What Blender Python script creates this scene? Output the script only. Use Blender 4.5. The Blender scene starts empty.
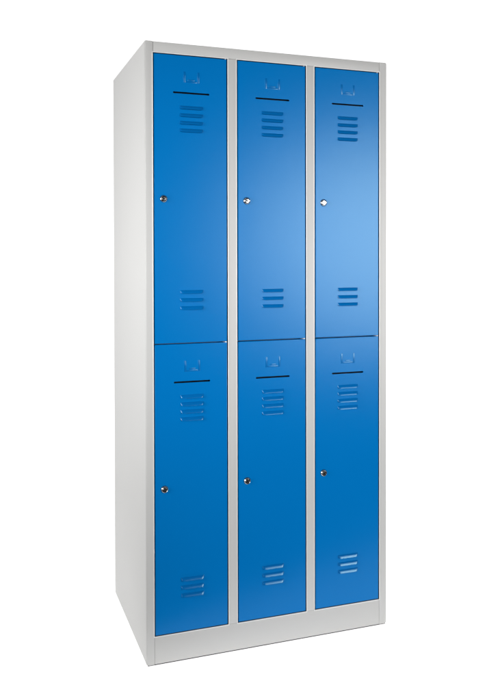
import bpy, bmesh, math
from mathutils import Vector, Matrix

S = bpy.context.scene
C = S.collection
MM = 0.001

# ------------------------------------------------------------------ materials
def nodes_of(name):
    m = bpy.data.materials.new(name); m.use_nodes = True
    nt = m.node_tree
    return m, nt, nt.nodes['Principled BSDF']

def paint(name, col, rough, spec, bump=0.0, grain=900, vary=0.04, wave=0.0):
    """powder coated sheet steel: fine orange peel, faint tone drift, slight waviness of the sheet"""
    m, nt, b = nodes_of(name)
    tc = nt.nodes.new('ShaderNodeTexCoord')
    n1 = nt.nodes.new('ShaderNodeTexNoise'); n1.inputs['Scale'].default_value = 3.0
    n1.inputs['Detail'].default_value = 2.0
    nt.links.new(tc.outputs['Object'], n1.inputs['Vector'])
    mx = nt.nodes.new('ShaderNodeMix'); mx.data_type = 'RGBA'
    mx.inputs['A'].default_value = (*[c * (1 - vary) for c in col], 1)
    mx.inputs['B'].default_value = (*[min(1, c * (1 + vary)) for c in col], 1)
    nt.links.new(n1.outputs['Fac'], mx.inputs['Factor'])
    nt.links.new(mx.outputs['Result'], b.inputs['Base Color'])
    b.inputs['Roughness'].default_value = rough
    b.inputs['Specular IOR Level'].default_value = spec
    n2 = nt.nodes.new('ShaderNodeTexNoise'); n2.inputs['Scale'].default_value = grain
    n2.inputs['Detail'].default_value = 3.0
    nt.links.new(tc.outputs['Object'], n2.inputs['Vector'])
    bp = nt.nodes.new('ShaderNodeBump'); bp.inputs['Strength'].default_value = bump
    bp.inputs['Distance'].default_value = 0.0006
    nt.links.new(n2.outputs['Fac'], bp.inputs['Height'])
    if wave:
        n3 = nt.nodes.new('ShaderNodeTexNoise'); n3.inputs['Scale'].default_value = 4.5
        n3.inputs['Detail'].default_value = 1.0
        nt.links.new(tc.outputs['Object'], n3.inputs['Vector'])
        b2 = nt.nodes.new('ShaderNodeBump'); b2.inputs['Strength'].default_value = wave
        b2.inputs['Distance'].default_value = 0.01
        nt.links.new(n3.outputs['Fac'], b2.inputs['Height'])
        nt.links.new(b2.outputs['Normal'], bp.inputs['Normal'])
    nt.links.new(bp.outputs['Normal'], b.inputs['Normal'])
    return m

def plain(name, col, rough, metal=0.0, spec=0.5):
    m, nt, b = nodes_of(name)
    b.inputs['Base Color'].default_value = (*col, 1)
    b.inputs['Roughness'].default_value = rough
    b.inputs['Metallic'].default_value = metal
    b.inputs['Specular IOR Level'].default_value = spec
    return m

GREY = paint('grey powder coat', (0.56, 0.557, 0.546), 0.45, 0.3, 0.12, 1400, 0.02)
HIGHLIGHT = paint('pale edge highlight', (0.84, 0.84, 0.83), 0.35, 0.5, 0.0, 1400, 0.01)  # edge highlight put into the colour, paler than the frame
BLUE = paint('blue powder coat', (0.0001, 0.167, 0.500), 0.225, 0.26, 0.18, 1100, 0.03, 0.03)
def lacquer(m, rough, ior, tint, gain):
    """satin lacquer over the pigment: diffuse body under a Beckmann gloss, weighted by Fresnel"""
    nt = m.node_tree; b = nt.nodes['Principled BSDF']; out = nt.nodes['Material Output']
    col = b.inputs['Base Color'].links[0].from_socket; nrm = b.inputs['Normal'].links[0].from_socket
    d = nt.nodes.new('ShaderNodeBsdfDiffuse'); g = nt.nodes.new('ShaderNodeBsdfGlossy')
    g.distribution = 'BECKMANN'; g.inputs['Roughness'].default_value = rough
    g.inputs['Color'].default_value = (*tint, 1)
    f = nt.nodes.new('ShaderNodeFresnel'); f.inputs['IOR'].default_value = ior
    k = nt.nodes.new('ShaderNodeMath'); k.operation = 'MULTIPLY'; k.inputs[1].default_value = gain
    mx = nt.nodes.new('ShaderNodeMixShader')
    nt.links.new(col, d.inputs['Color'])
    for n_ in (d, g): nt.links.new(nrm, n_.inputs['Normal'])
    nt.links.new(f.outputs[0], k.inputs[0]); nt.links.new(k.outputs[0], mx.inputs[0])
    nt.links.new(d.outputs[0], mx.inputs[1]); nt.links.new(g.outputs[0], mx.inputs[2])
    nt.links.new(mx.outputs[0], out.inputs['Surface'])
    nt.nodes.remove(b)
lacquer(BLUE, 0.25, 1.33, (0.70, 0.98, 1.0), 0.93)
# same blue for pressed parts, darkened as painted shade, gloss raised for lip highlights
PRESSED_SHADED = paint('blue coat with painted shade', (0.0001, 0.132, 0.415), 0.25, 0.3, 0.08, 1100, 0.03)
lacquer(PRESSED_SHADED, 0.27, 1.33, (0.62, 0.98, 1.0), 2.2)
CHROME = plain('polished chrome', (0.72, 0.72, 0.72), 0.17, 1.0)
RECESS_SHADE = plain('black recess shade', (0.003, 0.004, 0.007), 0.6, 0.0, 0.08)  # black that paints in shade: slot throat, lock groove, keyway
ZINC = plain('zinc plated steel', (0.75, 0.76, 0.76), 0.3, 0.6)
SHADE_STRIP = plain('dark shade strip', (0.03, 0.03, 0.03), 0.7, 0, 0.2)  # near-black for strips that imitate shade in door gaps and under the base
INNER = plain('dim inner steel', (0.20, 0.20, 0.195), 0.6, 0, 0.2)

# ------------------------------------------------------------------ helpers
def link(name, bm, mats, parent=None, smooth=False, loc=(0, 0, 0)):
    me = bpy.data.meshes.new(name)
    bmesh.ops.recalc_face_normals(bm, faces=bm.faces)
    bm.to_mesh(me); bm.free()
    for m in (mats if isinstance(mats, (list, tuple)) else [mats]):
        me.materials.append(m)
    o = bpy.data.objects.new(name, me); C.objects.link(o)
    o.location = loc
    if parent: o.parent = parent
    if smooth:
        for p in me.polygons: p.use_smooth = True
        me.set_sharp_from_angle(angle=math.radians(38))
    return o

def box(bm, x0, x1, y0, y1, z0, z1, bev=0.0, seg=2):
    r = bmesh.ops.create_cube(bm, size=1.0)
    for v in r['verts']:
        v.co = Vector(((x0 + x1) / 2 + v.co.x * (x1 - x0), (y0 + y1) / 2 + v.co.y * (y1 - y0),
                       (z0 + z1) / 2 + v.co.z * (z1 - z0))) * MM
    if bev:
        es = list({e for v in r['verts'] for e in v.link_edges})
        bmesh.ops.bevel(bm, geom=es, offset=bev * MM, segments=seg, affect='EDGES', profile=0.5)

def rect_loop(bm, x0, x1, z0, z1, y, r=0.0, seg=4):
    pts = []
    if r <= 0: pts = [(x0, z0), (x1, z0), (x1, z1), (x0, z1)]
    else:
        for cx, cz, a0 in ((x1 - r, z1 - r, 0), (x0 + r, z1 - r, 90), (x0 + r, z0 + r, 180), (x1 - r, z0 + r, 270)):
            for k in range(seg + 1):
                t = math.radians(a0 + 90 * k / seg)
                pts.append((cx + r * math.cos(t), cz + r * math.sin(t)))
    return [bm.verts.new((x * MM, y * MM, z * MM)) for x, z in pts]

def bridge(bm, p, q):
    n = len(p)
    for i in range(n):
        j = (i + 1) % n
        bm.faces.new((p[i], p[j], q[j], q[i]))

W, H, D = 784.1, 1800.0, 522.7
ZB, ZT = 81.0, 1768.0                     # door openings
OPEN = [(24.0, 249.2), (278.0, 503.2), (531.0, 757.3)]

# ------------------------------------------------------------------ the cabinet
cab = bpy.data.objects.new('locker_cabinet', None); C.objects.link(cab)
cab['label'] = 'tall light grey steel locker cabinet with six blue doors in two rows of three'
cab['category'] = 'locker cabinet'

def side_panel(mirror, flange):
    """folded sheet: side wall, rounded front edge, front stile and its return, rounded lower corner"""
    r = 4.5
    prof = [(0, D - 1), (0, r)]
    n = 6
    for k in range(1, n + 1):
        a = math.pi / 2 * k / n
        prof.append((r - r * math.cos(a), r - r * math.sin(a)))
    prof += [(flange - 1.0, 0), (flange - 0.3, 0.3), (flange, 1.0), (flange, 22), (flange - 1.2, 22), (flange - 1.2, 1.6), (r, 1.6),
             (1.6, r), (1.6, D - 1)]
    bm = bmesh.new()
    rings = []
    for z, ins in ((0, 5.0), (0.8, 2.6), (2.4, 0.9), (5.0, 0.0), (H - 3.2, 0.0), (H - 1.0, 0.8), (H, 2.6)):
        ring = []
        for (x, y) in prof:
            xx = x + ins if x < 12 else x
            yy = y + ins * 0.35 if y < 12 and z > 100 else y
            if mirror: xx = W - xx
            ring.append(bm.verts.new((xx * MM, yy * MM, z * MM)))
        rings.append(ring)
    N = len(prof)
    for a, b in zip(rings, rings[1:]):
        for i in range(N):
            j = (i + 1) % N
            bm.faces.new((a[i], a[j], b[j], b[i]))
    bm.faces.new(rings[0]); bm.faces.new(rings[-1])
    return link('side_panel', bm, GREY, cab, True)

side_panel(False, OPEN[0][0])
side_panel(True, W - OPEN[2][1])

# fixed front members between the stiles (0.4 mm seams)
bm = bmesh.new(); box(bm, OPEN[0][0] + .3, OPEN[2][1] - .3, 0.3, 24, ZT, H, 2.2); link('header', bm, GREY, cab, True)
bm = bmesh.new(); box(bm, OPEN[0][0] + .3, OPEN[2][1] - .3, 0.3, 24, 0.2, ZB, 1.2); link('plinth', bm, GREY, cab, True)
for a, b in ((OPEN[0][1], OPEN[1][0]), (OPEN[1][1], OPEN[2][0])):
    bm = bmesh.new(); box(bm, a, b, 0.0, 24, ZB + .2, ZT - .2, 1.0); link('mullion', bm, GREY, cab, True)
bm = bmesh.new(); box(bm, 1.8, W - 1.8, 24.2, D - 1.5, H - 2.4, H - 0.6, 0.5); link('top_panel', bm, GREY, cab)
bm = bmesh.new(); box(bm, 1.8, W - 1.8, D - 1.4, D, 1, H - 1, 0.3); link('back_panel', bm, GREY, cab)
bm = bmesh.new(); box(bm, 1.8, W - 1.8, 24.2, D - 1.6, ZB - 14, ZB - 12); link('bottom_panel', bm, INNER, cab)
for a, b in OPEN:
    bm = bmesh.new(); box(bm, a + .4, b - .4, 25, D - 1.6, 919, 935, 0.6); link('shelf', bm, INNER, cab)
for a, b in ((OPEN[0][1], OPEN[1][0]), (OPEN[1][1], OPEN[2][0])):
    bm = bmesh.new(); xm = (a + b) / 2; box(bm, xm - .6, xm + .6, 24.4, D - 1.8, ZB, ZT); link('partition', bm, INNER, cab)
bm = bmesh.new(); box(bm, 4.6, W - 4.6, 1.0, D - 2, -2.2, 0.1, 0.4); link('contact_shade', bm, SHADE_STRIP, cab)  # added dark strip, imitates the shaded contact line under the cabinet

# raised lip round each opening, coloured pale to imitate its bright edge line
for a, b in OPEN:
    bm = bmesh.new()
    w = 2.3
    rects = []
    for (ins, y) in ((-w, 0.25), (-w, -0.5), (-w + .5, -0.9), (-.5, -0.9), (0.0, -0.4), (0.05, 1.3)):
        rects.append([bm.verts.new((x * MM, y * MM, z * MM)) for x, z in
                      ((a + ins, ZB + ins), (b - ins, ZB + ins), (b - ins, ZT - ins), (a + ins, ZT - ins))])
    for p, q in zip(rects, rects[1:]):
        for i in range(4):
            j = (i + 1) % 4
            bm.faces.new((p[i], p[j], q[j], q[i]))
    link('edge_highlight', bm, HIGHLIGHT, cab, True)
    # added black strip lining the door gap, standing in for its shade
    bm = bmesh.new(); rr = []
    for ins, y in ((0.02, 1.4), (0.7, 1.6), (0.7, 21), (0.02, 21)):
        rr.append(rect_loop(bm, a + ins, b - ins, ZB + ins, ZT - ins, y))
    for p, q in zip(rr, rr[1:]): bridge(bm, p, q)
    link('gap_shade', bm, SHADE_STRIP, cab)

# ------------------------------------------------------------------ doors
LW, LT, LB = 35.0, 5.6, -5.2              # louvre half width, top and bottom of its cut
def louver_grid():
    us = []
    for i in range(8): us.append(-LW + 9.0 * i / 8)
    for i in range(9): us.append(-LW + 9.0 + (2 * LW - 18.0) * i / 8)
    for i in range(1, 9): us.append(LW - 9.0 + 9.0 * i / 8)
    return us

def louver_mesh():
    """pressed hood, open along its lower lip"""
    bm = bmesh.new()
    us = louver_grid(); NV = 16; HH = 6.0
    def layer(off):
        rows = []
        for k in range(NV + 1):
            v = k / NV; row = []
            for u in us:
                d = min(1.0, (LW - abs(u)) / 9.0)
                e = math.sqrt(max(0.0, 1 - (1 - d) ** 2))
                if v < 0.25: s = 1.76 * v
                else:
                    t_ = (v - 0.25) / 0.75
                    s = 0.44 + 0.56 * (1.42 * t_ - 0.42 * t_ * t_)
                zz = LT - (LT - LB - 0.6) * v * (0.45 + 0.55 * e)
                row.append(bm.verts.new((u * MM, (-HH * s * e + off) * MM, (zz - off * 0.4) * MM)))
            rows.append(row)
        for a, b in zip(rows, rows[1:]):
            for i in range(len(us) - 1):
                bm.faces.new((a[i], a[i + 1], b[i + 1], b[i]))
        return rows
    A = layer(-0.15); B = layer(0.75)
    for i in range(len(us) - 1):
        bm.faces.new((A[-1][i], A[-1][i + 1], B[-1][i + 1], B[-1][i]))
    return bm

def holder_mesh():
    """stamped card holder: U of raised rails with a smaller raised tongue in its foot"""
    bm = bmesh.new()
    hw, hh = 23.0, 15.0
    def rail(x0, x1, z0, z1, h):
        base = rect_loop(bm, x0 - 1.1, x1 + 1.1, z0 - 1.1, z1 + 1.1, 0.05)
        mid = rect_loop(bm, x0 - .3, x1 + .3, z0 - .3, z1 + .3, -h * .8)
        top = rect_loop(bm, x0 + .5, x1 - .5, z0 + .5, z1 - .5, -h)
        bridge(bm, base, mid); bridge(bm, mid, top); bm.faces.new(top)
    rail(-hw, -hw + 4.0, -hh, hh, 0.9)
    rail(hw - 4.0, hw, -hh, hh, 0.9)
    rail(-hw + 6.4, hw - 6.4, -hh, -hh + 3.2, 0.7)
    rail(-9.0, 9.0, -hh + 6.0, -hh + 8.2, 0.5)
    return bm

def lock_mesh():
    """cam lock: domed chrome collar, recessed groove, flat plug with keyway"""
    bm = bmesh.new()
    prof = [(10.6, 0.0), (10.6, -1.2), (10.2, -2.0), (8.7, -4.2), (8.2, -4.5), (7.7, -4.2), (7.3, -2.2), (6.5, -2.2), (6.3, -3.6),
            (5.7, -4.2), (2.2, -4.4)]
    n = 40; rings = []
    for r, y in prof:
        rings.append([bm.verts.new((r * math.cos(2 * math.pi * k / n) * MM, y * MM, r * math.sin(2 * math.pi * k / n) * MM)) for k in range(n)])
    for a, b in zip(rings, rings[1:]): bridge(bm, a, b)
    bm.faces.new(rings[-1])
    for f in bm.faces:
        r_ = f.calc_center_median(); r_ = math.hypot(r_.x, r_.z) / MM
        if 6.3 < r_ < 7.5: f.material_index = 1  # groove faces blackened as shade
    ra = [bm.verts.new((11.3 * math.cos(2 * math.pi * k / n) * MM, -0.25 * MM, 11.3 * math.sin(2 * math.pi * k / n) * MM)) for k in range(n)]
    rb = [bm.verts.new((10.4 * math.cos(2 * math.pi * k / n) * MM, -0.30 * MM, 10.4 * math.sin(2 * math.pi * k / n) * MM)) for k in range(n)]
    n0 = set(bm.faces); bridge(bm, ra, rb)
    for f in set(bm.faces) - n0: f.material_index = 1      # black ring painted as shade round the collar
    # keyway, a slim dark recess plate proud of the plug by a hair, with a round throat
    ks = []
    for k in range(20):
        t = 2 * math.pi * k / 20
        ks.append(bm.verts.new((2.3 * math.cos(t) * MM, -4.6 * MM, 2.3 * math.sin(t) * MM)))
    f = bm.faces.new(ks); f.material_index = 1
    kk = [bm.verts.new((x * MM, -4.63 * MM, z * MM)) for x, z in ((-.75, -3.9), (.75, -3.9), (.75, 3.4), (-.75, 3.4))]
    f = bm.faces.new(kk); f.material_index = 1
    return bm

DOOR_LOUVER_TOP = [-43, -65, -87, -109]   # below the slot
DOOR_LOUVER_LOW = [-579.5, -603.0, -626.5]

def build_door(ox0, ox1, zlow, zhigh, zslot):
    x0, x1 = ox0 + 3.1, ox1 - 3.1
    cx = ox0 + 114.2                      # features sit here
    bm = bmesh.new()
    # sheet with cut-outs
    e = 1.6
    outer = rect_loop(bm, x0 + e, x1 - e, zlow + e, zhigh - e, 0.0)
    loops = [outer]
    slot = rect_loop(bm, cx - 55, cx + 55, zslot - 2.5, zslot + 2.5, 0.0, 2.4, 4); loops.append(slot)
    lz = [zslot + d for d in DOOR_LOUVER_TOP + DOOR_LOUVER_LOW]
    for z in lz:
        pts = [(cx - LW + .5, z + LT - .3)]
        for u in louver_grid()[1:-1]:
            d = min(1.0, (LW - abs(u)) / 9.0); e2 = math.sqrt(max(0.0, 1 - (1 - d) ** 2))
            pts.append((cx + u, z + LT - (LT - LB - 0.6) * (0.45 + 0.55 * e2) - 0.25))
        pts.append((cx + LW - .5, z + LT - .3))
        loops.append([bm.verts.new((x * MM, 0, zz * MM)) for x, zz in pts])
    edges = []
    for lp in loops:
        for i in range(len(lp)):
            edges.append(bm.edges.new((lp[i], lp[(i + 1) % len(lp)])))
    bmesh.ops.triangle_fill(bm, use_beauty=True, use_dissolve=False, edges=edges)
    # rounded fold and returns
    prev = outer
    for ins, y in ((0.75, 0.22), (0.2, 0.75), (0.0, 1.6), (0.0, 19.0), (14.0, 19.0)):
        cur = rect_loop(bm, x0 + ins, x1 - ins, zlow + ins, zhigh - ins, y)
        bridge(bm, prev, cur); prev = cur
    # slot throat
    back = [bm.verts.new(v.co + Vector((0, 0.9 * MM, 0))) for v in slot]
    bridge(bm, slot, back)
    deep = [bm.verts.new(v.co + Vector((0, 11.0 * MM, 0))) for v in slot]
    n0 = set(bm.faces)
    bridge(bm, back, deep); bm.faces.new(deep)
    for f in set(bm.faces) - n0: f.material_index = 1  # shade inside the slot painted black
    inner = rect_loop(bm, x0 + 14, x1 - 14, zlow + 14, zhigh - 14, 19.0)
    bm.faces.new(inner)
    door = link('door', bm, [BLUE, RECESS_SHADE], cab, True)
    for p in door.data.polygons:              # the sheet itself is flat: only the fold is rounded
        if abs(p.normal.y) > 0.999: p.use_smooth = False
    for z in lz:
        link('louver', louver_mesh(), PRESSED_SHADED, door, True, (cx * MM, 0, z * MM))
    link('card_holder', holder_mesh(), PRESSED_SHADED, door, True, (cx * MM, 0, (zslot + 46) * MM))
    link('lock', lock_mesh(), [CHROME, RECESS_SHADE], door, True, ((ox0 + 30.8) * MM, 0, (zslot - 309) * MM))
    return door

for (a, b) in OPEN:
    build_door(a, b, 929.8, ZT - 2.4, 1657.6)
    build_door(a, b, ZB + 2.4, 926.6, 815.4)
    # hinge barrel showing in the gap between the two doors
    bm = bmesh.new()
    r = bmesh.ops.create_cone(bm, cap_ends=True, segments=20, radius1=3.0 * MM, radius2=3.0 * MM, depth=2.9 * MM)
    bmesh.ops.translate(bm, verts=r['verts'], vec=Vector(((b - 6.0) * MM, 4.0 * MM, 928.2 * MM)))
    box(bm, b - 13, b - 2.6, 4.0, 20, 927.5, 928.9, 0.3)
    link('hinge', bm, ZINC, cab, True)
    bm = bmesh.new()
    r = bmesh.ops.create_cone(bm, cap_ends=True, segments=20, radius1=2.6 * MM, radius2=2.6 * MM, depth=2.2 * MM)
    bmesh.ops.translate(bm, verts=r['verts'], vec=Vector(((b - 6.0) * MM, 4.0 * MM, (ZT - 1.2) * MM)))
    link('hinge', bm, ZINC, cab, True)

# ------------------------------------------------------------------ white studio sweep
FLOOR_GLOW = 0.70
def sweep_material(name, strength):
    m, nt, b = nodes_of(name)
    tc = nt.nodes.new('ShaderNodeTexCoord')
    n = nt.nodes.new('ShaderNodeTexNoise'); n.inputs['Scale'].default_value = 60.0
    nt.links.new(tc.outputs['Object'], n.inputs['Vector'])
    r = nt.nodes.new('ShaderNodeMapRange')
    r.inputs['To Min'].default_value = 0.84; r.inputs['To Max'].default_value = 0.88
    nt.links.new(n.outputs['Fac'], r.inputs['Value'])
    nt.links.new(r.outputs['Result'], b.inputs['Base Color'])
    b.inputs['Roughness'].default_value = 0.9
    b.inputs['Specular IOR Level'].default_value = 0.0
    b.inputs['Emission Color'].default_value = (1, 1, 1, 1)      # added glow that keeps the sheet white and free of shadow
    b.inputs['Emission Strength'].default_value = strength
    return m

YAW = 0.34329
ry = Vector((math.cos(YAW), -math.sin(YAW), 0)); fy = Vector((math.sin(YAW), math.cos(YAW), 0))
def sheet(name, prof, mat):
    bm = bmesh.new(); rows = []
    for (p, z) in prof:
        rows.append([bm.verts.new(ry * s + fy * p + Vector((0.35, 0, z - 0.0022))) for s in (-7, -2, 0, 2, 7)])
    for a, b in zip(rows, rows[1:]):
        for i in range(4): bm.faces.new((a[i], a[i + 1], b[i + 1], b[i]))
    o = link(name, bm, mat, None, True); o['kind'] = 'structure'
    return o
sheet('floor', [(-0.29, 0.0), (-0.15, 0.0), (1.6, 0.0)], sweep_material('white floor sheet', FLOOR_GLOW))
prof = [(1.6, 0.0)]
for k in range(1, 13):
    t = math.pi / 2 * k / 12
    prof.append((1.6 + 1.2 * math.sin(t), 1.2 - 1.2 * math.cos(t)))
prof.append((2.8, 6.0))
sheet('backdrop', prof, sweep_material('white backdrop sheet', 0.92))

# ------------------------------------------------------------------ light
w = bpy.data.worlds.new('World'); S.world = w; w.use_nodes = True
w.node_tree.nodes['Background'].inputs['Color'].default_value = (1, 1, 1, 1)
w.node_tree.nodes['Background'].inputs['Strength'].default_value = 0.04

def area(name, loc, target, sx, sy, power, spread=180, col=(1, 1, 1)):
    l = bpy.data.lights.new(name, 'AREA'); l.shape = 'RECTANGLE'; l.size = sx; l.size_y = sy
    l.energy = power; l.color = col; l.spread = math.radians(spread)      # beam narrowed for falloff towards top and bottom
    o = bpy.data.objects.new(name, l); C.objects.link(o)
    o.location = loc
    o.rotation_euler = (Vector(target) - Vector(loc)).to_track_quat('-Z', 'Y').to_euler()
    return o
area('softbox_right', (2.36, -2.9, 1.31), (0.5, 0, 1.12), 1.9, 1.45, 14.6, 66).data.shape = 'ELLIPSE'
area('softbox_left', (-2.3, -0.75, 1.35), (0.0, 0.1, 1.25), 0.9, 0.9, 9.7, 70)
area('fill_front', (-1.5, -2.3, 1.45), (0.3, 0.0, 1.02), 0.8, 0.8, 2.9, 56)  # added unseen fill lamp, brightens the front faces

# ------------------------------------------------------------------ camera
q = (-0.4657, -2.19487, 1.17561, 0.34329, -0.01273, -0.00175, 775.83144, -81.54791)
cy_, sy_ = math.cos(q[3]), math.sin(q[3]); cp, sp = math.cos(q[4]), math.sin(q[4]); cr, sr = math.cos(q[5]), math.sin(q[5])
fw = Vector((sy_ * cp, cy_ * cp, sp)); rt = Vector((cy_, -sy_, 0)); up = rt.cross(fw)
r2 = cr * rt + sr * up; u2 = -sr * rt + cr * up
cd = bpy.data.cameras.new('camera'); cam = bpy.data.objects.new('camera', cd); C.objects.link(cam)
M = Matrix((r2, u2, -fw)).transposed().to_4x4(); M.translation = Vector(q[:3]); cam.matrix_world = M
cd.sensor_fit = 'VERTICAL'; cd.sensor_height = 36.0; cd.lens = q[6] / 700 * 36.0
cd.shift_y = q[7] / 700.0
cd.clip_end = 100
S.camera = cam
S.view_settings.view_transform = 'Standard'; S.view_settings.look = 'None'
S.view_settings.exposure = 0; S.view_settings.gamma = 1
